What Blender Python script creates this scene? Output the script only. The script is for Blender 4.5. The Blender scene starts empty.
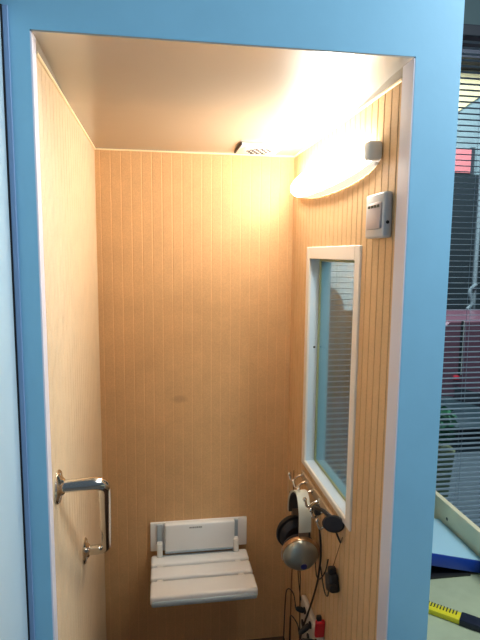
import bpy, bmesh, math, random
from mathutils import Vector, Matrix
random.seed(4)
PI = math.pi
SC = bpy.context.scene
COL = SC.collection

# ------------------------------------------------------------------ materials
def lin(c):
    return tuple(((v/255)/12.92 if v/255 <= .04045 else ((v/255+.055)/1.055)**2.4) for v in c) + (1.0,)

def mat(name, rgb, rough=.5, metal=0.0, spec=.5, noise=0.0, nscale=30.0, bump=0.0, bscale=200.0, coat=0.0, emit=None, estr=0.0):
    m = bpy.data.materials.new(name); m.use_nodes = True
    nt = m.node_tree; b = nt.nodes['Principled BSDF']
    b.inputs['Base Color'].default_value = lin(rgb)
    b.inputs['Roughness'].default_value = rough
    b.inputs['Metallic'].default_value = metal
    b.inputs['Specular IOR Level'].default_value = spec
    b.inputs['Coat Weight'].default_value = coat
    b.inputs['Coat Roughness'].default_value = .05
    tc = nt.nodes.new('ShaderNodeTexCoord')
    if noise > 0:
        n = nt.nodes.new('ShaderNodeTexNoise'); n.inputs['Scale'].default_value = nscale; n.inputs['Detail'].default_value = 6
        r = nt.nodes.new('ShaderNodeMapRange')
        r.inputs['From Min'].default_value = .3; r.inputs['From Max'].default_value = .7
        r.inputs['To Min'].default_value = 1-noise; r.inputs['To Max'].default_value = 1+noise*.5
        mx = nt.nodes.new('ShaderNodeMix'); mx.data_type = 'RGBA'; mx.blend_type = 'MULTIPLY'; mx.inputs[0].default_value = 1
        mx.inputs[6].default_value = lin(rgb)
        nt.links.new(tc.outputs['Object'], n.inputs['Vector'])
        nt.links.new(n.outputs['Fac'], r.inputs['Value'])
        nt.links.new(r.outputs['Result'], mx.inputs[7])
        nt.links.new(mx.outputs[2], b.inputs['Base Color'])
    if bump > 0:
        n2 = nt.nodes.new('ShaderNodeTexNoise'); n2.inputs['Scale'].default_value = bscale; n2.inputs['Detail'].default_value = 3
        bp = nt.nodes.new('ShaderNodeBump'); bp.inputs['Strength'].default_value = bump; bp.inputs['Distance'].default_value = .002
        nt.links.new(tc.outputs['Object'], n2.inputs['Vector'])
        nt.links.new(n2.outputs['Fac'], bp.inputs['Height']); nt.links.new(bp.outputs['Normal'], b.inputs['Normal'])
    if emit:
        b.inputs['Emission Color'].default_value = lin(emit); b.inputs['Emission Strength'].default_value = estr
    return m

def wall_mat(name, rgb, stain=None):
    """peach ribbed acoustic panel: fine speckle, soft mottling, groove shade and highlights painted in"""
    m = mat(name, rgb, rough=.55, noise=.06, nscale=14, bump=.15, bscale=350)
    nt = m.node_tree; b = nt.nodes['Principled BSDF']
    src = b.inputs['Base Color'].links[0].from_socket
    tc = nt.nodes.new('ShaderNodeTexCoord')
    n = nt.nodes.new('ShaderNodeTexNoise'); n.inputs['Scale'].default_value = 260; n.inputs['Detail'].default_value = 2
    nt.links.new(tc.outputs['Object'], n.inputs['Vector'])
    r = nt.nodes.new('ShaderNodeMapRange'); r.inputs['From Min'].default_value = .35; r.inputs['From Max'].default_value = .65
    r.inputs['To Min'].default_value = .93; r.inputs['To Max'].default_value = 1.04
    nt.links.new(n.outputs['Fac'], r.inputs['Value'])
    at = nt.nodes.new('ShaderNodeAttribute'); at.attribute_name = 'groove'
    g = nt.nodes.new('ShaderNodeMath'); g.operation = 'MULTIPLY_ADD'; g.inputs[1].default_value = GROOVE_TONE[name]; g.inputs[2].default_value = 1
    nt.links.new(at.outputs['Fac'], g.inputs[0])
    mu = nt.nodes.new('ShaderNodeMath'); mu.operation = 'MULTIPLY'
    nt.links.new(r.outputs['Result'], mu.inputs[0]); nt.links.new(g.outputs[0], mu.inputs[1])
    last = mu.outputs[0]
    if stain:
        d = nt.nodes.new('ShaderNodeVectorMath'); d.operation = 'SUBTRACT'; d.inputs[1].default_value = stain
        nt.links.new(tc.outputs['Object'], d.inputs[0])
        sc = nt.nodes.new('ShaderNodeVectorMath'); sc.operation = 'MULTIPLY'; sc.inputs[1].default_value = (1/.035, 0, 1/.018)
        nt.links.new(d.outputs[0], sc.inputs[0])
        ln = nt.nodes.new('ShaderNodeVectorMath'); ln.operation = 'LENGTH'; nt.links.new(sc.outputs[0], ln.inputs[0])
        rr = nt.nodes.new('ShaderNodeMapRange'); rr.interpolation_type = 'SMOOTHSTEP'
        rr.inputs['From Min'].default_value = .3; rr.inputs['From Max'].default_value = 1.2
        rr.inputs['To Min'].default_value = .80; rr.inputs['To Max'].default_value = 1
        nt.links.new(ln.outputs['Value'], rr.inputs['Value'])
        m2 = nt.nodes.new('ShaderNodeMath'); m2.operation = 'MULTIPLY'
        nt.links.new(last, m2.inputs[0]); nt.links.new(rr.outputs['Result'], m2.inputs[1]); last = m2.outputs[0]
    mx = nt.nodes.new('ShaderNodeMix'); mx.data_type = 'RGBA'; mx.blend_type = 'MULTIPLY'; mx.inputs[0].default_value = 1
    nt.links.new(src, mx.inputs[6]); nt.links.new(last, mx.inputs[7])
    nt.links.new(mx.outputs[2], b.inputs['Base Color'])
    return m

def glass_mat(name, tint):
    m = bpy.data.materials.new(name); m.use_nodes = True; nt = m.node_tree
    nt.nodes.remove(nt.nodes['Principled BSDF']); out = nt.nodes['Material Output']
    t = nt.nodes.new('ShaderNodeBsdfTransparent'); t.inputs['Color'].default_value = lin(tint)
    g = nt.nodes.new('ShaderNodeBsdfGlossy'); g.inputs['Roughness'].default_value = .02
    lw = nt.nodes.new('ShaderNodeLayerWeight'); lw.inputs['Blend'].default_value = .5
    pw = nt.nodes.new('ShaderNodeMath'); pw.operation = 'POWER'; pw.inputs[1].default_value = 5; nt.links.new(lw.outputs['Facing'], pw.inputs[0])
    f = nt.nodes.new('ShaderNodeMath'); f.operation = 'MULTIPLY_ADD'; f.inputs[1].default_value = .8; f.inputs[2].default_value = .03; nt.links.new(pw.outputs[0], f.inputs[0])
    x = nt.nodes.new('ShaderNodeMixShader')
    nt.links.new(f.outputs[0], x.inputs[0]); nt.links.new(t.outputs[0], x.inputs[1]); nt.links.new(g.outputs[0], x.inputs[2])
    nt.links.new(x.outputs[0], out.inputs['Surface'])
    return m

GROOVE_TONE = {'panel_back': .10, 'panel_left': .03, 'panel_right': -.30}  # groove highlight on the back, groove shade on the right, painted as tone
M = {}
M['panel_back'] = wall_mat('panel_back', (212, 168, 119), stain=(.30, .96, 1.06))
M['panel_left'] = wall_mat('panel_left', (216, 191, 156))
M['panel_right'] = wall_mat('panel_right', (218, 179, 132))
M['ceiling'] = mat('glossy_cream_laminate', (158, 152, 141), rough=.40, spec=.5, noise=.03, nscale=5, coat=1)
M['bead'] = mat('cream_sealant', (246, 228, 190), rough=.5)
M['floor'] = mat('brown_vinyl', (84, 60, 42), rough=.6, noise=.15, nscale=40)
M['blue'] = mat('blue_paint', (132, 188, 218), rough=.42, spec=.35, noise=.04, nscale=9, bump=.08, bscale=60)
M['bluedark'] = mat('blue_gasket', (120, 152, 192), rough=.6)
M['gap'] = mat('black_rubber_gasket', (22, 24, 30), rough=.8)
M['jamb'] = mat('white_lilac_laminate', (222, 220, 232), rough=.28)
M['door'] = mat('pale_lavender_laminate', (186, 210, 222), rough=.22, spec=.4, noise=.03, nscale=6)
M['trimwhite'] = mat('white_window_trim', (232, 226, 218), rough=.4)
M['sill'] = mat('pale_blue_white_reveal', (206, 220, 232), rough=.4)
M['gasket'] = mat('green_glazing_gasket', (150, 160, 122), rough=.5)
M['cyan'] = mat('teal_painted_reveal', (110, 172, 192), rough=.5)
M['glass'] = glass_mat('booth_glass', (240, 243, 242))
M['roomglass'] = glass_mat('room_glass', (214, 224, 226))
M['chrome'] = mat('polished_steel', (222, 220, 214), rough=.16, metal=1)
M['steel'] = mat('satin_steel', (170, 170, 168), rough=.3, metal=1)
M['white'] = mat('white_plastic', (226, 224, 220), rough=.35)
M['seatwhite'] = mat('white_seat_plastic', (240, 240, 240), rough=.25, coat=.25)
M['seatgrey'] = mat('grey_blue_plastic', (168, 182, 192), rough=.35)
M['railtan'] = mat('tan_rail', (186, 160, 130), rough=.45)
M['print'] = mat('grey_print', (150, 150, 152), rough=.6)
M['switch'] = mat('cool_grey_plastic', (196, 200, 206), rough=.35)
M['rocker'] = mat('grey_lilac_plastic', (186, 178, 182), rough=.4)
M['mark'] = mat('dark_green_mark', (52, 62, 48), rough=.5)
M['diffuser'] = mat('lit_opal_diffuser', (255, 250, 240), rough=.3, emit=(255, 248, 234), estr=47)
M['capgrey'] = mat('grey_lamp_end', (232, 234, 232), rough=.4)
M['lampshield'] = mat('glowing_lamp_shield', (238, 234, 228), rough=.4, emit=(255, 244, 226), estr=.75)  # lamp shield, with a faint glow put into its material
M['dark'] = mat('black_hole', (26, 26, 28), rough=.7)
M['black'] = mat('black_plastic', (20, 20, 24), rough=.45)
M['blackfoam'] = mat('black_leatherette_pad', (20, 19, 30), rough=.6, bump=.2, bscale=120)
M['cable'] = mat('black_cable', (26, 20, 18), rough=.5)
M['cablebrown'] = mat('thin_brown_cable', (120, 84, 58), rough=.6)
M['band'] = mat('grey_white_band', (206, 204, 190), rough=.45)
M['bandin'] = mat('dark_grey_band_padding', (62, 58, 54), rough=.7)
M['yoke'] = mat('brown_grey_yoke', (120, 96, 74), rough=.5)
M['silver'] = mat('silver_cup', (158, 160, 152), rough=.3, metal=.6)
M['rim'] = mat('bronze_rim', (176, 140, 106), rough=.28, metal=.7)
M['bluedot'] = mat('blue_badge', (34, 40, 110), rough=.4)
M['red'] = mat('red_plastic', (196, 28, 44), rough=.4)
M['sockwhite'] = mat('off_white_plastic', (206, 196, 186), rough=.45)
M['desk'] = mat('grey_green_laminate', (174, 182, 150), rough=.5, noise=.08, nscale=22)
M['board'] = mat('pale_board', (232, 222, 184), rough=.6, noise=.10, nscale=10)
M['deskleg'] = mat('grey_steel_leg', (96, 100, 102), rough=.5, metal=.5)
M['binderblue'] = mat('royal_blue_board', (10, 52, 140), rough=.35)
M['bindertop'] = mat('pale_cyan_sheet', (164, 204, 220), rough=.4)
M['yellow'] = mat('yellow_plastic', (222, 206, 40), rough=.4)
M['navy'] = mat('dark_navy_rubber', (16, 22, 44), rough=.5)
M['blade'] = mat('blade_steel', (200, 200, 200), rough=.2, metal=1)
M['slat'] = mat('grey_blue_slat', (128, 146, 158), rough=.45)
M['slatrail'] = mat('dark_grey_rail', (44, 52, 62), rough=.5)
M['roomwall'] = mat('grey_teal_wall', (98, 122, 126), rough=.8, noise=.04, nscale=8)
M['roomfloor'] = mat('grey_room_floor', (112, 110, 106), rough=.5, noise=.1, nscale=12)
M['winframe'] = mat('dark_window_frame', (52, 58, 66), rough=.5)
M['cream'] = mat('cream_render', (226, 208, 164), rough=.85, noise=.06, nscale=3)
M['greywall'] = mat('weathered_grey_wall', (128, 148, 156), rough=.85, noise=.12, nscale=2)
M['brownwall'] = mat('brown_grey_wall', (112, 104, 94), rough=.9, noise=.1, nscale=4)
M['whitewall'] = mat('white_render', (226, 236, 242), rough=.9, noise=.04, nscale=3)
M['eaves'] = mat('dark_eaves', (36, 38, 50), rough=.8)
M['palepanel'] = mat('pale_grey_panel', (190, 206, 214), rough=.6)
M['pink'] = mat('pink_shutter', (214, 122, 128), rough=.7)
M['darkdoor'] = mat('dark_doorway', (20, 34, 42), rough=.7)
M['greypole'] = mat('grey_pole', (110, 124, 132), rough=.5)
M['mauve'] = mat('mauve_car_paint', (128, 84, 100), rough=.3, coat=.4)
M['lightred'] = mat('red_tail_light', (220, 50, 70), rough=.3)
M['bumper'] = mat('dark_bumper', (62, 62, 72), rough=.5)
M['tyre'] = mat('tyre', (24, 24, 26), rough=.8)
M['leaf'] = mat('green_leaf', (44, 122, 84), rough=.6, noise=.3, nscale=30)
M['pot'] = mat('olive_pot', (168, 178, 134), rough=.7)
M['paving'] = mat('grey_paving', (72, 86, 96), rough=.8, noise=.1, nscale=5)

# ------------------------------------------------------------------ mesh helpers
class MB:
    def __init__(s): s.bm = bmesh.new()
    def box(s, lo, hi, bev=0, seg=2, rot=None, piv=None):
        b = bmesh.new(); bmesh.ops.create_cube(b, size=1)
        sz = [hi[i]-lo[i] for i in range(3)]; ce = Vector([(hi[i]+lo[i])/2 for i in range(3)])
        for v in b.verts: v.co = Vector([v.co[i]*sz[i] for i in range(3)])
        if bev: bmesh.ops.bevel(b, geom=b.edges[:], offset=bev, segments=seg, affect='EDGES', profile=.5)
        for v in b.verts:
            v.co = v.co+ce
            if rot is not None:
                p = Vector(piv) if piv else ce; v.co = rot @ (v.co-p)+p
        return s._take(b)
    def _take(s, b):
        t = bpy.data.meshes.new('t'); b.to_mesh(t); b.free(); s.bm.from_mesh(t); bpy.data.meshes.remove(t); return s
    def tube(s, pts, r, n=10, cap=True):
        pts = [Vector(p) for p in pts]; rs = r if isinstance(r, (list, tuple)) else [r]*len(pts)
        T = []
        for i in range(len(pts)):
            a = pts[max(0, i-1)]; c = pts[min(len(pts)-1, i+1)]; T.append((c-a).normalized())
        up = Vector((0, 0, 1)) if abs(T[0].z) < .9 else Vector((1, 0, 0))
        N = (up-T[0]*up.dot(T[0])).normalized(); rings = []
        for i, p in enumerate(pts):
            N = (N-T[i]*N.dot(T[i])).normalized(); B = T[i].cross(N)
            rings.append([s.bm.verts.new(p+(N*math.cos(2*PI*k/n)+B*math.sin(2*PI*k/n))*rs[i]) for k in range(n)])
        for a, b in zip(rings, rings[1:]):
            for k in range(n): s.bm.faces.new((a[k], a[(k+1) % n], b[(k+1) % n], b[k]))
        if cap: s.bm.faces.new(rings[0][::-1]); s.bm.faces.new(rings[-1])
        return s
    def lathe(s, prof, o, ax, n=24, sx=1, sy=1, twist=None):
        """prof = [(radius, height)], around axis ax from o"""
        ax = Vector(ax).normalized(); o = Vector(o)
        up = Vector(twist) if twist else (Vector((0, 0, 1)) if abs(ax.z) < .9 else Vector((1, 0, 0)))
        X = (up-ax*up.dot(ax)).normalized(); Y = ax.cross(X); rings = []
        for r, h in prof:
            r = max(r, 1e-5)
            rings.append([s.bm.verts.new(o+ax*h+(X*math.cos(2*PI*k/n)*sx+Y*math.sin(2*PI*k/n)*sy)*r) for k in range(n)])
        for a, b in zip(rings, rings[1:]):
            for k in range(n): s.bm.faces.new((a[k], a[(k+1) % n], b[(k+1) % n], b[k]))
        s.bm.faces.new(rings[0][::-1]); s.bm.faces.new(rings[-1])
        return s
    def strip(s, rings, close=False):
        """rings: list of vertex-coordinate loops with equal count"""
        V = [[s.bm.verts.new(p) for p in r] for r in rings]; n = len(V[0])
        for a, b in zip(V, V[1:]):
            for k in range(n if close else n-1): s.bm.faces.new((a[k], a[(k+1) % n], b[(k+1) % n], b[k]))
        if close: s.bm.faces.new(V[0][::-1]); s.bm.faces.new(V[-1])
        return s
    def prism(s, poly, d):
        d = Vector(d); a = [s.bm.verts.new(p) for p in poly]; b = [s.bm.verts.new(Vector(p)+d) for p in poly]; n = len(a)
        s.bm.faces.new(a[::-1]); s.bm.faces.new(b)
        for k in range(n): s.bm.faces.new((a[k], a[(k+1) % n], b[(k+1) % n], b[k]))
        return s
    def build(s, name, m, parent=None, smooth=False, kind=None, loc=None):
        bmesh.ops.recalc_face_normals(s.bm, faces=s.bm.faces[:])
        me = bpy.data.meshes.new(name); s.bm.to_mesh(me); s.bm.free()
        for mm in (m if isinstance(m, (list, tuple)) else [m]): me.materials.append(mm)
        if smooth:
            for p in me.polygons: p.use_smooth = True
            if hasattr(me, 'set_sharp_from_angle'): me.set_sharp_from_angle(angle=math.radians(40))
        o = bpy.data.objects.new(name, me); COL.objects.link(o)
        if parent is not None:
            o.parent = parent; pl = Vector((0, 0, 0)); q = parent
            while q is not None: pl += Vector(q.location); q = q.parent
            for v in me.vertices: v.co -= pl          # every part is modelled in room coordinates
        if kind: o['kind'] = kind
        return o

def thing(name, label, cat, loc, group=None):
    o = bpy.data.objects.new(name, None); COL.objects.link(o); o.location = loc; o.empty_display_size = .05
    o['label'] = label; o['category'] = cat
    if group: o['group'] = group
    return o
def tag(o, label, cat, group=None):
    o['label'] = label; o['category'] = cat
    if group: o['group'] = group
    return o
def arc(c, r, a0, a1, n, U, V):
    c = Vector(c); U = Vector(U); V = Vector(V)
    return [c+U*r*math.cos(a0+(a1-a0)*i/n)+V*r*math.sin(a0+(a1-a0)*i/n) for i in range(n+1)]
def smooth_path(P, n=8):
    P = [Vector(p) for p in P]; out = []
    for i in range(len(P)-1):
        p0 = P[max(0, i-1)]; p1 = P[i]; p2 = P[i+1]; p3 = P[min(len(P)-1, i+2)]
        for k in range(n):
            t = k/n
            out.append(.5*((2*p1)+(p2-p0)*t+(2*p0-5*p1+4*p2-p3)*t*t+(3*p1-p0-3*p2+p3)*t**3))
    out.append(P[-1]); return out
def fillet(P, r, n=6):
    P = [Vector(p) for p in P]; out = [P[0]]
    for a, b, c in zip(P, P[1:], P[2:]):
        u = (a-b).normalized(); v = (c-b).normalized(); p = b+u*r; q = b+v*r
        for k in range(n+1):
            t = k/n; out.append((1-t)**2*p+2*t*(1-t)*b+t*t*q)
    out.append(P[-1]); return out

# ------------------------------------------------------------------ dimensions (metres)
W, D, H = .74, .96, 1.9975        # inside of the booth
T = .05                           # thickness of the front frame
XL, XR, HH = .0028, .7366, 2.0204 # door opening
XO = .8384                        # right outer edge of the booth front
ZR = -.08                         # floor of the room
FX, FY0, FY1, FZ0, FZ1 = W, .245, .737, .872, 1.652    # window trim
OY0, OY1, OZ0, OZ1 = .281, .702, .892, 1.612           # window opening

def ribbed(name, m, origin, U, N, u0, u1, z0, z1, hole=None, pitch=.037, w=.0055, dep=.0025, back=.03):
    """panel with vertical grooves. U = direction along the wall, N = into the room"""
    O = Vector(origin); U = Vector(U); N = Vector(N)
    prof = [(u0, 0, 0)]; k = u0+pitch*.5
    while k < u1-.01:
        prof += [(k-w/2, 0, 0), (k-w*.2, -dep, 1), (k+w*.2, -dep, 1), (k+w/2, 0, 0)]; k += pitch
    prof.append((u1, 0, 0))
    zs = [z0, z1]
    if hole:
        ha, hb, hz0, hz1 = hole; zs = [z0, hz0, hz1, z1]
        prof = [p for p in prof if abs(p[0]-ha) > .006 and abs(p[0]-hb) > .006]+[(ha, 0, 0), (hb, 0, 0)]; prof.sort()
    bm = bmesh.new(); lay = bm.verts.layers.float.new('groove'); V = []
    for (u, d, g) in prof:
        col = []
        for z in zs:
            v = bm.verts.new(O+U*u+N*d+Vector((0, 0, z))); v[lay] = g; col.append(v)
        V.append(col)
    for i in range(len(prof)-1):
        for j in range(len(zs)-1):
            if hole and j == 1 and prof[i][0] >= hole[0]-1e-6 and prof[i+1][0] <= hole[1]+1e-6: continue
            bm.faces.new((V[i][j], V[i+1][j], V[i+1][j+1], V[i][j+1]))
    # core of the wall behind the ribs
    def slab(ua, ub, za, zb):
        b = bmesh.new(); bmesh.ops.create_cube(b, size=1)
        for v in b.verts:
            u = ua if v.co.x < 0 else ub; d = -.004 if v.co.y > 0 else -back; z = za if v.co.z < 0 else zb
            v.co = O+U*u+N*d+Vector((0, 0, z))
        bmesh.ops.recalc_face_normals(b, faces=b.faces[:])
        t = bpy.data.meshes.new('t'); b.to_mesh(t); b.free(); bm.from_mesh(t); bpy.data.meshes.remove(t)
    if hole:
        slab(u0, hole[0], z0, z1); slab(hole[1], u1, z0, z1); slab(hole[0], hole[1], z0, hole[2]); slab(hole[0], hole[1], hole[3], z1)
    else: slab(u0, u1, z0, z1)
    me = bpy.data.meshes.new(name); bm.to_mesh(me); bm.free(); me.materials.append(m)
    o = bpy.data.objects.new(name, me); COL.objects.link(o); o['kind'] = 'structure'
    return o

# ------------------------------------------------------------------ booth shell
ribbed('wall_back', M['panel_back'], (0, D, 0), (1, 0, 0), (0, -1, 0), 0, W, 0, H, dep=.0006, back=.06)
ribbed('wall_left', M['panel_left'], (0, 0, 0), (0, 1, 0), (1, 0, 0), .034, D, 0, H, dep=.0012, back=.09)
ribbed('wall_right', M['panel_right'], (W, 0, 0), (0, 1, 0), (-1, 0, 0), T, D, 0, H, hole=(.262, .720, .878, 1.632), back=.066)
MB().box((-.09, T, -.08), (W+.066, D+.06, 0)).build('floor', M['floor'], kind='structure')
c_ = MB(); c_.box((-.09, .39, H), (W+.066, D+.06, HH+.06)); c_.box((-.09, T, HH+.0031), (W+.066, .39, HH+.06)); c_.build('ceiling', M['ceiling'], kind='structure')
f = MB()
f.box((-.10, 0, ZR), (XL-.003, T, 2.30)); f.box((XR+.003, 0, ZR), (XO, T, 2.30)); f.box((XL-.003, 0, HH+.003), (XR+.003, T, 2.30))
f.box((XL-.003, 0, ZR), (XR+.003, T, -.003))
f.build('wall_front', M['blue'], kind='structure')
MB().box((XL-.003, 0.0005, 0), (XL, .034, HH)).build('trim_1', M['jamb'], kind='structure')
MB().box((XR, 0.0005, 0), (XR+.003, T+.001, HH)).build('trim_2', M['jamb'], kind='structure')
MB().prism([(XL, .0005, HH+.003), (XL, .0005, HH)]+[(XL, .03+.38*k/16, HH-(HH-H+.0005)*(.5-.5*math.cos(PI*k/16))) for k in range(17)]+[(XL, .41, HH+.003)], (XR-XL, 0, 0)).build('trim_3', M['ceiling'], smooth=True, kind='structure')
MB().box((-.003, .034, H), (XL, .41, HH+.003)).build('trim_7', M['ceiling'], kind='structure')
MB().box((XR, T, H), (W+.003, .41, HH+.003)).build('trim_8', M['ceiling'], kind='structure')
# bead of sealant where the ceiling meets the walls
MB().tube([(.002, .036, H-.001), (.002, D, H-.001)], .0035, 8).build('trim_4', M['bead'], kind='structure')
MB().tube([(0, D-.002, H-.001), (W, D-.002, H-.001)], .0035, 8).build('trim_5', M['bead'], kind='structure')
MB().tube([(W-.002, T+.002, H-.001), (W-.002, D, H-.001)], .0035, 8).build('trim_6', M['bead'], kind='structure')
# blue outer skin of the booth
ob = MB(); ob.box((W+.066, T, ZR), (W+.072, OY0-.02, 2.06)); ob.box((W+.066, OY1+.02, ZR), (W+.072, D+.066, 2.06))
ob.box((W+.066, OY0-.02, ZR), (W+.072, OY1+.02, OZ0-.02)); ob.box((W+.066, OY0-.02, OZ1+.02), (W+.072, OY1+.02, 2.06))
ob.box((-.096, D+.06, ZR), (W+.066, D+.066, 2.06)); ob.box((-.096, T, ZR), (-.09, D+.06, 2.06)); ob.box((-.096, T, 2.06), (W+.072, D+.066, 2.066))
ob.build('wall_outer', M['blue'], kind='structure')

# observation window in the right wall
win = MB()
def frame4(mb, x0, x1, y0, y1, z0, z1, iy0, iy1, iz0, iz1):
    mb.box((x0, y0, z0), (x1, iy0, z1), .002, 1); mb.box((x0, iy1, z0), (x1, y1, z1), .002, 1)
    mb.box((x0, iy0, z0), (x1, iy1, iz0), .002, 1); mb.box((x0, iy0, iz1), (x1, iy1, z1), .002, 1)
frame4(win, W-.006, W+.003, FY0, FY1, FZ0, FZ1, OY0, OY1, OZ0, OZ1)
win = win.build('window_1', M['trimwhite'], kind='structure')
rv = MB(); frame4(rv, W+.0, W+.036, OY0-.012, OY1+.012, OZ0-.012, OZ1+.012, OY0, OY1, OZ0, OZ1)
rv.build('window_reveal', M['sill'], win)
g = MB(); frame4(g, W+.030, W+.037, OY0, OY1, OZ0, OZ1, OY0+.012, OY1-.012, OZ0+.008, OZ1-.008)
g.build('glazing_gasket', M['gasket'], win)
MB().box((W+.0325, OY0+.008, OZ0+.004), (W+.0365, OY1-.008, OZ1-.004)).build('window_pane', M['glass'], win)
r2 = MB(); frame4(r2, W+.0372, W+.072, OY0-.012, OY1+.012, OZ0-.012, OZ1+.012, OY0+.004, OY1-.004, OZ0, OZ1)
r2.build('outer_reveal', M['cyan'], win)
MB().box((W+.064, OY0-.004, OZ0-.004), (W+.068, OY1+.004, OZ1+.004)).build('window_pane', M['glass'], win)
MB().lathe([(.0, 0), (.004, .0005), (.003, .002), (0, .003)], (W+.02, OY1, 1.305), (0, -1, 0), 10).build('screw_head', M['dark'], win)

# open booth door on the left
dr = MB(); dr.box((-.09, -.80, -.02), (-.047, -.006, 2.06), .003, 2)
door = dr.build('door_1', M['door'], kind='structure')
MB().box((-.0448, -.0050, -.02), (-.0350, -.0001, 2.06), .001, 1).build('door_gasket', M['bluedark'], door)
MB().box((-.086, -.0058, -.02), (-.0448, -.0001, 2.06)).build('hinge_strip', M['gap'], door)
# ------------------------------------------------------------------ wall lamp
lamp = thing('wall_lamp', 'lit white bow-fronted strip lamp high on the right ribbed wall under the ceiling', 'lamp', (W, .48, 1.855))
MB().box((W-.010, .160, 1.838), (W, .800, 1.880), .004, 2).build('base_plate', M['capgrey'], lamp, True)
Y0, Y1, N = .150, .880, 32; rings = []
for i in range(N+1):
    t = i/N; e = max(1e-3, 1-abs(2*t-1)**2.2); q = e**.6
    y = Y0+(Y1-Y0)*t; dpt = .014+.050*q; hu = .008+.030*q; hd = .008+.040*q; zc = 1.860
    ring = []
    for k in range(17):
        a = -PI/2+PI*k/16; hh = hu if math.sin(a) > 0 else hd
        ring.append((W-.008-dpt*max(0, math.cos(a))**.8, y, zc+hh*math.sin(a)))
    rings.append(ring)
d = MB(); d.strip(rings, close=True); d.build('lamp_diffuser', M['diffuser'], lamp, True)
tr = []
for i in range(N+1):
    t = i/N; e = max(1e-3, 1-abs(2*t-1)**2.2); q = e**.6
    y = Y0+(Y1-Y0)*t; dpt = .017+.050*q; hd = .010+.040*q; zc = 1.860; inn = []; out = []
    for k in range(9):
        a = -PI/2+PI*.13*k/8
        out.append((W-.008-dpt*max(0, math.cos(a))**.8, y, zc+hd*math.sin(a)))
        inn.append((W-.008-(dpt-.0018)*max(0, math.cos(a))**.8, y, zc+(hd-.0012)*math.sin(a)))
    tr.append([(W-.001, y, zc-hd)]+out+inn[::-1]+[(W-.001, y, zc-hd+.0012)])
MB().strip(tr, close=True).build('lamp_light_shield', M['lampshield'], lamp, True)  # shield added under the diffuser to cut the downward light
c = MB(); c.box((W-.036, .140, 1.846), (W, .176, 1.890), .009, 3); c.build('end_cap', M['capgrey'], lamp, True)


# ------------------------------------------------------------------ light switch
sw = thing('light_switch', 'grey plastic rocker light switch on the right wall below the lamp', 'switch', (W, .138, 1.718))
MB().box((W-.022, .073, 1.666), (W, .178, 1.768), .006, 3).build('switch_plate', M['switch'], sw, True)
MB().box((W-.0265, .082, 1.686), (W-.019, .158, 1.746), .003, 2, rot=Matrix.Rotation(math.radians(3), 3, 'Y')).build('rocker', M['rocker'], sw, True)
mk = MB()
for k in range(4): mk.box((W-.0278, .089+k*.017, 1.734), (W-.0262, .100+k*.017, 1.740))
mk.build('indicator_marks', M['mark'], sw)
MB().lathe([(.0, 0), (.004, .0), (.004, .001), (0, .001)], (W-.012, .073, 1.70), (0, -1, 0), 10).build('side_hole', M['dark'], sw)

# ------------------------------------------------------------------ ceiling vent
vt = thing('ceiling_vent', 'white square ceiling vent with a round pierced grille near the back wall', 'vent', (.578, .82, H))
vf = MB(); vf.box((.503, .742, H-.008), (.653, .902, H-.0005), .003, 2); vf.build('vent_frame', M['white'], vt, True)
MB().lathe([(.0, 0), (.064, 0), (.066, .002), (.060, .005), (.0, .006)], (.578, .822, H-.008), (0, 0, -1), 32).build('vent_grille', M['white'], vt, True)
sl = MB()
for k in range(5):
    yy = .782+k*.02; half = math.sqrt(max(0, .052**2-(yy-.822)**2)); nn = int(half*2/.020)
    for j in range(nn):
        xx = .578+(j-(nn-1)/2)*.020
        sl.box((xx-.0065, yy-.006, H-.0148), (xx+.0065, yy+.006, H-.0135))
sl.build('vent_openings', M['dark'], vt)
MB().box((.500, .742, H-.010), (.5035, .902, H-.0005)).build('frame_shadow_gap', M['dark'], vt)

# ------------------------------------------------------------------ folding seat on the back wall
st = thing('folding_seat', 'white slatted fold-down seat with a wall plate fixed low on the back wall', 'seat', (.37, D, .43))
SX0, SX1 = .181, .571
wp = MB(); wp.box((SX0, D-.014, .440), (SX1, D-.0005, .560), .004, 2); wp.build('wall_plate', M['seatwhite'], st, True)
MB().box((.238, D-.040, .448), (.517, D-.012, .562), .006, 3).build('back_cover', M['seatwhite'], st, True)
MB().box((.238, D-.042, .442), (.517, D-.016, .452), .003, 2).build('cover_shadow_line', M['seatgrey'], st, True)  # grey strip painting the shadow line along the cover's bottom
pm = MB(); x = .335
for wd in (.007, .005, .008, .006, .004, .007, .006, .008): pm.box((x, D-.0412, .543), (x+wd-.0015, D-.0398, .549)); x += wd
pm.build('faint_lettering', M['print'], st)
for sx in (.218, .522):
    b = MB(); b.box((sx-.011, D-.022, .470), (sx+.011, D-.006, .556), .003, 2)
    hb = b.build('shaded_bracket', M['seatgrey'], st, True)  # grey here paints the shadow in the recess above the white tab
    a = MB(); a.box((sx-.011, .690, .404), (sx+.011, D-.012, .423), .003, 2); a.box((sx-.011, D-.046, .410), (sx+.011, D-.010, .486), .004, 2); a.build('support_arm', M['white'], st, True)
for (a, b) in ((.872, .941), (.785, .860), (.675, .772)):
    e = .0 if a > .8 else .0
    q = MB(); q.box((SX0+.002, a, .402 if a > .7 else .394), (SX1-.002, b, .430), .010, 4); q.build('seat_slat', M['seatwhite'], st, True)
MB().box((SX0+.006, .669, .392), (SX1-.006, .690, .414), .008, 3).build('front_lip', M['seatgrey'], st, True)

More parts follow.
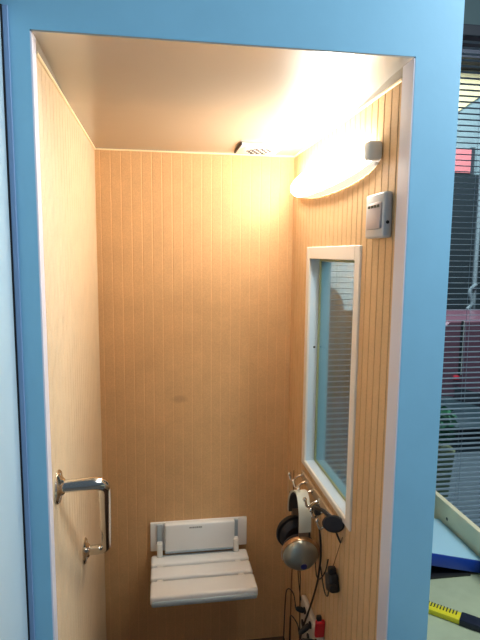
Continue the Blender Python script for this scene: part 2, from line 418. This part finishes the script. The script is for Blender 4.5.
# ------------------------------------------------------------------ grab bar on the left wall
gb = thing('grab_bar', 'polished steel grab bar slanting down the left wall beside the doorway', 'grab bar', (0, .27, .94))
F1, F2 = Vector((0, .094, 1.117)), Vector((0, .445, .758))
E1, E2 = F1+Vector((.100, .012, 0)), F2+Vector((.066, -.012, .01))
MB().tube(fillet([F1+Vector((.003, 0, 0)), E1, E2, F2+Vector((.003, 0, 0))], .034, 8), .0140, 16).build('rail', M['chrome'], gb, True)
for Fp in (F1, F2):
    fl = MB(); fl.lathe([(.0, 0), (.036, 0), (.037, .003), (.034, .007), (.022, .010), (.0165, .016), (.0, .016)], Fp+Vector((.0002, 0, 0)), (1, 0, 0), 28)
    fo = fl.build('flange', M['chrome'], gb, True)
    for s_ in (-1, 1):
        MB().lathe([(.0, 0), (.005, 0), (.004, .002), (0, .003)], Fp+Vector((.0065, .0, .027*s_)), (1, 0, 0), 10).build('screw', M['steel'], fo, True)

# ------------------------------------------------------------------ hook rail below the window
hr = thing('hook_rail', 'row of chrome coat hooks on a pale rail below the booth window', 'hooks', (W, .49, .85))
MB().box((W-.010, .345, .816), (W, .722, .850), .003, 2).build('rail', M['railtan'], hr, True)
HY = [.365, .43, .50, .575, .645, .702]
for y in HY:
    k = MB()
    k.lathe([(.0, 0), (.011, 0), (.011, .003), (.005, .005), (0, .005)], (W-.010, y, .836), (-1, 0, 0), 14)
    k.tube(smooth_path([(W-.012, y, .836), (W-.03, y, .832), (W-.043, y, .821), (W-.052, y, .823), (W-.058, y, .842)], 4), .0042, 8)
    k.lathe([(.0, -.007), (.005, -.005), (.007, 0), (.005, .005), (0, .007)], (W-.059, y, .846), (0, 0, 1), 10)
    k.build('hook', M['chrome'], hr, True)

# ------------------------------------------------------------------ headphones
HC, HYc = .672, .575
hp = thing('headphones', 'large headphones with silver cup and grey band hanging from the hook rail', 'headphones', (HC, HYc, .66))
def bandprof(rad, wd, n=18):
    pts = [(HYc-rad, .734)]+[(HYc-rad*math.cos(PI*i/n), .752+rad*math.sin(PI*i/n)*1.08) for i in range(n+1)]+[(HYc+rad, .734)]
    return pts
def ribbon(rad, th, wd, name, m, parent):
    mb = MB(); o = bandprof(rad, wd); i_ = bandprof(rad-th, wd)
    sh_ = lambda y: HC+.010*min(1, max(0, 1-abs(y-HYc)/.10))+.010
    mb.strip([[(sh_(a[0])-wd, a[0], a[1]), (sh_(a[0])+wd, a[0], a[1]), (sh_(a[0])+wd, b[0], b[1]), (sh_(a[0])-wd, b[0], b[1])] for a, b in zip(o, i_)], close=True)
    return mb.build(name, m, parent, True)
ribbon(.078, .006, .020, 'headband', M['band'], hp)
ribbon(.0715, .006, .018, 'band_padding', M['bandin'], hp)
for sgn in (-1, 1):
    cy = HYc+sgn*.068; HC = .672 if sgn < 0 else .684; ax = Vector((-.10, sgn, -.20 if sgn < 0 else .1)); zc = .658
    y_ = MB(); y_.box((HC-.007, cy-.006+sgn*.002, .672), (HC+.025, cy+.006+sgn*.002, .745), .003, 2)
    y_.build('yoke', M['yoke'], hp, True)
    c = MB(); c.lathe([(.0, -.012), (.052, -.012), (.059, .0), (.057, .013), (.046, .027), (.026, .036), (.0, .039)], (HC, cy, zc), ax, 32)
    cup = c.build('ear_cup', M['silver'] if sgn < 0 else M['black'], hp, True)
    rm = MB(); rm.lathe([(.056, -.010), (.0615, -.008), (.063, 0), (.060, .008), (.056, .010)], (HC, cy, zc), ax, 32); rm.build('cup_rim', M['rim'] if sgn < 0 else M['black'], cup, True)
    pd = MB(); pd.lathe([(.024, -.014), (.028, -.034), (.042, -.038), (.053, -.030), (.056, -.018), (.050, -.010), (.0, -.010)], (HC, cy, zc), ax, 32)
    pd.build('ear_pad', M['blackfoam'], cup, True)
    if sgn < 0:
        axn = ax.normalized()
        MB().lathe([(.0, 0), (.011, 0), (.010, .003), (0, .004)], Vector((HC+.008, cy, zc-.020))+axn*.033, axn, 16).build('blue_badge', M['bluedot'], cup, True)
HC = .672
# two leads of the headphones
MB().tube(smooth_path([(HC, .51, .61), (.690, .56, .54), (.705, .61, .45), (.708, .615, .36), (.710, .618, .20), (.700, .60, .02)], 8), .0022, 6).build('cable', M['cable'], hp, True)
MB().tube(smooth_path([(HC, .655, .80), (.684, .645, .72), (.700, .65, .60), (.715, .66, .44), (.727, .655, .36)], 8), .0018, 6).build('cable', M['cable'], hp, True)

# ------------------------------------------------------------------ black padded earpiece on the next hooks
ep = thing('earpiece_headset', 'small black headset with round foam pad hanging right of the headphones', 'headset', (.715, .33, .85))
MB().lathe([(.0, -.010), (.024, -.010), (.029, -.004), (.029, .006), (.024, .012), (.0, .013)], (.712, .312, .862), (-.35, -.9, .45), 28, sx=.82, sy=1.1).build('foam_pad', M['blackfoam'], ep, True)
MB().tube(smooth_path([(.716, .33, .868), (.700, .365, .874), (.688, .395, .868), (.690, .43, .855), (.695, .455, .835)], 6), .006, 8).build('head_spring', M['black'], ep, True)
MB().box((.690, .415, .832), (.710, .445, .858), .005, 2).build('clip', M['black'], ep, True)
MB().tube(smooth_path([(.718, .305, .842), (.724, .300, .825), (.730, .296, .812)], 5), .003, 6).build('short_tail', M['black'], ep, True)
MB().tube(smooth_path([(.697, .455, .835), (.712, .445, .79), (.722, .445, .70), (.725, .465, .62), (.728, .50, .54), (.722, .54, .44), (.712, .60, .30), (.70, .615, .17), (.69, .60, .02)], 8), .0034, 8).build('cable', M['cable'], ep, True)
MB().tube(smooth_path([(.726, .515, .655), (.72, .480, .60), (.722, .45, .60), (.726, .41, .65), (.729, .395, .70)], 8), .0022, 6).build('cable', M['cable'], ep, True)

# ------------------------------------------------------------------ response button
rb = thing('response_button', 'small black hand-held button unit hanging on a thin lead by the right wall', 'button', (.725, .337, .664))
b = MB(); b.box((.708, .312, .638), (.738, .362, .690), .008, 3, rot=Matrix.Rotation(math.radians(-24), 3, 'X')); b.build('button_body', M['black'], rb, True)
MB().box((.710, .328, .682), (.734, .348, .712), .005, 2).build('top_grip', M['black'], rb, True)
MB().box((.704, .298, .660), (.726, .316, .676), .004, 2).build('thumb_button', M['black'], rb, True)
MB().tube(smooth_path([(.724, .338, .710), (.731, .325, .76), (.734, .310, .80), (.736, .300, .825)], 6), .0013, 6).build('hanging_lead', M['cablebrown'], rb, True)
MB().tube(smooth_path([(.720, .352, .642), (.726, .38, .590), (.73, .42, .575), (.731, .45, .60), (.728, .462, .635)], 6), .0022, 6).build('cable', M['cable'], rb, True)

# ------------------------------------------------------------------ socket panel low on the right wall
sp = thing('socket_panel', 'off-white jack socket panel with plugged leads low on the right wall', 'socket panel', (W, .55, .32))
MB().box((W-.018, .40, .215), (W, .655, .405), .005, 3).build('socket_plate', M['sockwhite'], sp, True)
for (y, z) in ((.60, .382), (.53, .380), (.62, .32), (.55, .32), (.46, .37)):
    MB().lathe([(.0, 0), (.012, 0), (.012, .004), (.006, .005), (0, .005)], (W-.018, y, z), (-1, 0, 0), 16).build('jack', M['black'], sp, True)
PL = [((W-.023, .53, .380), (-.6, -.2, -.3), .045), ((W-.023, .46, .37), (-.6, .1, .1), .05), ((W-.023, .60, .382), (-.8, .1, .3), .03)]
for n_, (p, a, L) in enumerate(PL):
    lab = ('black jack plug in the upper middle of the socket panel', 'black jack plug beside the red plug on the socket panel', 'black jack plug at the far end of the socket panel')[n_]
    q = MB(); q.lathe([(.0, 0), (.009, .001), (.010, .015), (.008, L*.8), (.004, L), (0, L)], p, a, 12)
    pl_ = tag(q.build('jack_plug', M['black'], None, True), lab, 'plug', 'jack plugs in the socket panel')
    if n_ == 2:
        e = Vector(p)+Vector(a).normalized()*L
        MB().tube(smooth_path([e, (.69, .64, .42), (.685, .70, .40), (.69, .755, .31), (.69, .775, .02)], 8), .0024, 6).build('cable', M['cable'], pl_, True)
    if n_ == 0:
        e = Vector(p)+Vector(a).normalized()*L
        MB().tube(smooth_path([e, (.684, .56, .365), (.68, .63, .345), (.688, .672, .27), (.69, .68, .02)], 8), .0022, 6).build('cable', M['cable'], pl_, True)
rp = thing('red_plug', 'red plug standing up at the front end of the socket panel', 'plug', (W-.02, .42, .42))
MB().box((W-.032, .430, .406), (W-.0005, .446, .468), .006, 3, rot=Matrix.Rotation(math.radians(8), 3, 'X')).build('plug_body', M['red'], rp, True)
MB().box((W-.028, .431, .466), (W-.012, .445, .482), .003, 2).build('plug_collar', M['black'], rp, True)
tag(MB().tube(smooth_path([(.732, .83, .80), (.735, .84, .62), (.735, .828, .45), (.735, .84, .30), (.735, .835, .01)], 8), .0022, 6).build('loose_lead', M['cablebrown'], None, True),
    'thin brown lead running down the right wall by the back corner', 'lead')

# ------------------------------------------------------------------ room around the booth
MB().box((-1.8, -2.6, ZR-.05), (3.6, 1.42, ZR)).build('floor', M['roomfloor'], kind='structure')
WX0, WX1, WZ0, WZ1 = .84, 3.0, .12, 2.66
rw = MB(); y0, y1 = 1.30, 1.42
rw.box((-1.8, y0, ZR), (WX0, y1, 3.1)); rw.box((WX1, y0, ZR), (3.6, y1, 3.1)); rw.box((WX0, y0, ZR), (WX1, y1, WZ0)); rw.box((WX0, y0, WZ1), (WX1, y1, 3.1))
rw.build('wall_back', M['roomwall'], kind='structure')
w2 = MB()
w2.box((WX0, 1.33, WZ0), (WX0+.06, 1.38, WZ1)); w2.box((WX1-.06, 1.33, WZ0), (WX1, 1.38, WZ1)); w2.box((WX0, 1.33, WZ0), (WX1, 1.38, WZ0+.06)); w2.box((WX0, 1.33, WZ1-.06), (WX1, 1.38, WZ1))
w2 = w2.build('window_2', M['winframe'], kind='structure')
MB().box((WX0+.05, 1.352, WZ0+.05), (WX1-.05, 1.358, WZ1-.05)).build('window_pane', M['roomglass'], w2)

vb = thing('venetian_blind', 'grey-blue venetian blind with open slats behind the booth and desk', 'blind', (1.9, 1.16, 2.5))
MB().box((.80, 1.135, 2.555), (3.05, 1.19, 2.60), .004, 2).build('headrail', M['slatrail'], vb)
sm = MB(); z = .225
while z < 2.55:
    rg = []
    for xx in (.805, 3.045):
        prof = []
        for k in range(7):
            t = k/6-.5; prof.append((xx, 1.16+t*.0245, z+.0018*(1-4*t*t)))
        rg.append(prof)
    sm.strip(rg); z += .0246
sm.build('slats', M['slat'], vb, True)
MB().box((.80, 1.147, .195), (3.05, 1.173, .212), .003, 2).build('bottom_rail', M['slatrail'], vb)
for xx in (.93, 1.63, 2.35, 2.95):
    c = MB()
    for yy in (1.1465, 1.1735): c.tube([(xx, yy, .20), (xx, yy, 2.56)], .0009, 5)
    c.build('ladder_cord', M['slat'], vb)

# ------------------------------------------------------------------ desk and the things on it
dk = thing('desk', 'grey-green desk right of the booth below the blind', 'desk', (1.03, .2, ZR))
DZ = .67
MB().box((.858, -.55, DZ-.025), (1.21, .80, DZ), .002, 1).build('desk_top', M['desk'], dk)
bd = thing('board', 'pale wooden board standing on edge along the right side of the desk', 'board', (1.199, .12, DZ))
MB().box((1.190, -.55, DZ+.0003), (1.208, .80, .785), .0015, 1).build('plank', M['board'], bd)
MB().lathe([(.0, 0), (.006, 0), (.005, .0006), (0, .0007)], (1.190, .517, .734), (-1, 0, 0), 10).build('screw_hole', M['dark'], bd)
for yy in (-.50, .75):
    for xx in (.875, 1.165): MB().box((xx, yy-.015, ZR), (xx+.03, yy+.015, DZ-.025), .003, 1).build('desk_leg', M['deskleg'], dk)

tilt = Matrix.Rotation(math.radians(13.5), 3, 'Y'); pv = (1.188, .30, .6725)
bk = thing('blue_binder', 'blue-edged binder with a pale cover lying tilted on the desk against the board', 'binder', pv)
def rbox(lo, hi, bev=.002): return MB().box(lo, hi, bev, 2, rot=tilt, piv=pv)
rbox((.965, .30, .6725), (1.178, .56, .709), .002).build('binder_body', M['binderblue'], bk, True)
rbox((.966, .304, .7092), (1.177, .558, .7108), .0005).build('cover_sheet', M['bindertop'], bk)
tag(MB().box((.885, .299, DZ), (1.145, .55, DZ+.009), .002, 2).build('binder_shadow', M['black'], None, True), 'flat black sheet added as the shadow under the blue binder', 'shadow sheet')  # black slab added as the shadow below the binder's edge

KA, KB = Vector((.905, .206, DZ)), Vector((1.085, .047, DZ)); kd = (KB-KA).normalized(); kp = Vector((-kd.y, kd.x, 0)); kl = (KB-KA).length
kn = thing('utility_knife', 'yellow utility knife with ribbed grip and dark end lying on the desk', 'knife', (KA+KB)/2)
def kbox(a, b, w0, w1, z0, z1, bev=.002):
    mb = MB(); R = Matrix((kd, kp, Vector((0, 0, 1)))).transposed()
    mb.box((0, 0, 0), (1, 1, 1)); 
    mb.bm.free(); mb.bm = bmesh.new(); mb.box((a, w0, z0), (b, w1, z1), bev, 2)
    for v in mb.bm.verts: v.co = R @ v.co+KA
    return mb
kbox(.0, .132, -.017, .017, .001, .016, .003).build('knife_body', M['yellow'], kn, True)
kbox(.128, kl, -.019, .019, .0005, .019, .004).build('dark_end', M['navy'], kn, True)
gr = MB(); gr.bm.free(); gr = None
for k in range(14):
    a = .012+k*.0080
    kbox(a, a+.0028, -.002, .0155, .0155, .0178, .0006).build('grip_rib', M['mark'], kn)
kbox(-.03, .0, -.008, .008, .006, .0072, .0002).build('blade', M['blade'], kn)

# ------------------------------------------------------------------ outside the room's window
MB().box((-1, 1.42, -.16), (12, 12, -.10)).build('ground', M['paving'], kind='structure')
hs = thing('house', 'weathered house facade with cream upper band seen through the blind', 'house', (5.0, 5, -.1))
MB().box((3.0, 5.0, -.1), (7.5, 5.5, 3.80)).build('lower_wall', M['greywall'], hs)
MB().prism([(3.0, 4.97, 3.80), (5.6, 4.97, 3.80), (4.10, 4.97, 3.56), (3.72, 4.97, 3.30), (3.0, 4.97, 3.10)], (0, .04, 0)).build('upper_wall', M['cream'], hs)
MB().box((2.9, 4.6, 3.80), (7.6, 5.6, 4.6)).build('eaves', M['eaves'], hs)
MB().box((3.72, 4.96, 2.62), (3.955, 5.0, 2.90)).build('shutter', M['pink'], hs)
MB().box((3.955, 4.95, 2.60), (3.995, 5.0, 2.92)).build('shutter_post', M['winframe'], hs)
MB().box((3.3, 4.94, -.1), (6.2, 5.0, 2.60)).build('doorway', M['darkdoor'], hs)
ps = thing('pole', 'grey pole with a bracket standing before the dark doorway outside', 'pole', (3.62, 4.2, -.1))
MB().tube([(3.62, 4.2, -.1), (3.62, 4.2, 2.6)], .022, 10).build('shaft', M['greypole'], ps, True)
MB().tube(smooth_path([(3.62, 4.17, 1.32), (3.54, 4.16, 1.25), (3.58, 4.16, 1.12), (3.52, 4.16, 1.05)], 5), .02, 8).build('bracket', M['greypole'], ps, True)

vn = thing('parked_van', 'mauve van with a red tail light parked outside the blind', 'van', (3.4, 3.3, -.1))
MB().prism([(2.56, 3.0, .44), (2.56, 3.0, 1.00), (2.64, 3.0, 1.07), (4.6, 3.0, 1.07), (4.9, 3.0, .75), (5.4, 3.0, .65), (5.4, 3.0, .14), (3.35, 3.0, .14), (3.0, 3.0, .40)], (0, 1.0, 0)).build('van_body', M['mauve'], vn)
MB().prism([(2.72, 2.99, .52), (3.3, 2.98, .34), (3.3, 2.98, .24), (2.72, 2.99, .40)], (0, .03, 0)).build('bumper', M['bumper'], vn)
MB().box((2.64, 3.02, .13), (3.4, 3.9, .46), .02, 2).build('under_van_filler', M['palepanel'], vn)  # pale block added to cover the dark shade under the van
MB().box((2.70, 2.985, .575), (2.75, 3.01, .61), .005, 2).build('tail_light', M['lightred'], vn)
MB().box((2.742, 2.985, .62), (2.756, 3.0, 1.08)).build('door_seam', M['dark'], vn)
MB().box((2.760, 2.985, .62), (2.766, 3.0, 1.08)).build('door_strip', M['white'], vn)
for xx in (3.6, 4.9): MB().lathe([(.0, 0), (.24, 0), (.26, .03), (.26, .15), (.24, .18), (0, .18)], (xx, 2.98, .16), (0, 1, 0), 24).build('wheel', M['tyre'], vn, True)

sh = thing('shrub', 'round green shrub in an olive pot outside the blind', 'shrub', (2.03, 2.05, -.1))
lf = MB()
for k in range(420):
    a = random.uniform(0, 2*PI); u = random.uniform(-1, 1); r_ = .12*random.uniform(.6, 1.05)
    p = Vector((2.02+r_*math.sqrt(1-u*u)*math.cos(a), 2.05+r_*math.sqrt(1-u*u)*math.sin(a), .52+r_*1.1*u))
    R = Matrix.Rotation(random.uniform(0, 6), 3, 'X') @ Matrix.Rotation(random.uniform(0, 6), 3, 'Z')
    lf.strip([[p+R @ Vector((-.012, 0, 0)), p+R @ Vector((0, -.026, 0))], [p+R @ Vector((0, .026, 0)), p+R @ Vector((.012, 0, 0))]])
lf.build('foliage', M['leaf'], sh)
MB().lathe([(.0, 0), (.085, 0), (.12, .42), (.125, .46), (.11, .47), (0, .46)], (2.02, 2.05, -.1), (0, 0, 1), 20).build('pot', M['pot'], sh, True)

yw = thing('yard_wall', 'brown-grey yard wall with a rounded top seen through the booth window', 'wall', (2.1, 5.0, -.1))
MB().box((.6, 4.9, -.1), (2.98, 5.0, .96)).build('wall_body', M['brownwall'], yw)
MB().lathe([(.0, 0), (.30, 0), (.30, .09), (0, .09)], (2.10, 4.905, .98), (0, 1, 0), 32).build('round_top', M['brownwall'], yw, True)
wb = thing('white_building', 'white rendered building beyond the yard wall outside', 'building', (1.2, 5.3, -.1))
MB().box((-.5, 5.3, -.1), (2.95, 5.9, 3.2)).build('facade', M['whitewall'], wb)
MB().box((-.7, 5.2, 3.2), (2.88, 6.1, 3.35)).build('roof_slab', M['greywall'], wb)

# ------------------------------------------------------------------ light
wd = bpy.data.worlds.new('World'); SC.world = wd; wd.use_nodes = True
bg = wd.node_tree.nodes['Background']; bg.inputs['Color'].default_value = (.62, .80, 1, 1); bg.inputs['Strength'].default_value = .13
def area(name, loc, target, sx, sy, power, col):
    l = bpy.data.lights.new(name, 'AREA'); l.shape = 'RECTANGLE'; l.size = sx; l.size_y = sy; l.energy = power; l.color = col
    o = bpy.data.objects.new(name, l); COL.objects.link(o); o.location = loc
    o.rotation_euler = (Vector(target)-Vector(loc)).to_track_quat('-Z', 'Y').to_euler(); return o
area('front_fill_light', (1.75, -.62, 2.6), (.7, 0, 1.5), .7, .9, 42, (.86, .95, 1))  # unseen area light added to brighten the blue front from the right
area('yard_fill_light', (2.5, 2.6, 4.2), (3.2, 5, 2), 2.0, 1.0, 480, (1, .99, .98))  # unseen area light added to brighten the house fronts outside
area('slat_fill_light', (2.0, 2.9, 3.6), (1.6, 1.16, 1.2), 2.4, 1.0, 55, (.86, .93, 1))  # unseen area light added above the yard to brighten the slat tops

# ------------------------------------------------------------------ camera
cd = bpy.data.cameras.new('Camera'); cam = bpy.data.objects.new('Camera', cd); COL.objects.link(cam)
r_ = Vector((.988314, -.152126, .009654)); u_ = Vector((.0097, .125971, .991987)); f_ = Vector((.152123, .980301, -.125974))
m4 = Matrix(((r_.x, u_.x, -f_.x, .225185), (r_.y, u_.y, -f_.y, -1.043988), (r_.z, u_.z, -f_.z, 1.62746), (0, 0, 0, 1)))
cam.matrix_world = m4
cd.sensor_fit = 'VERTICAL'; cd.sensor_height = 36; cd.sensor_width = 36; cd.lens = 523.42/640*36; cd.clip_start = .02
SC.camera = cam
SC.view_settings.view_transform = 'Standard'; SC.view_settings.look = 'None'
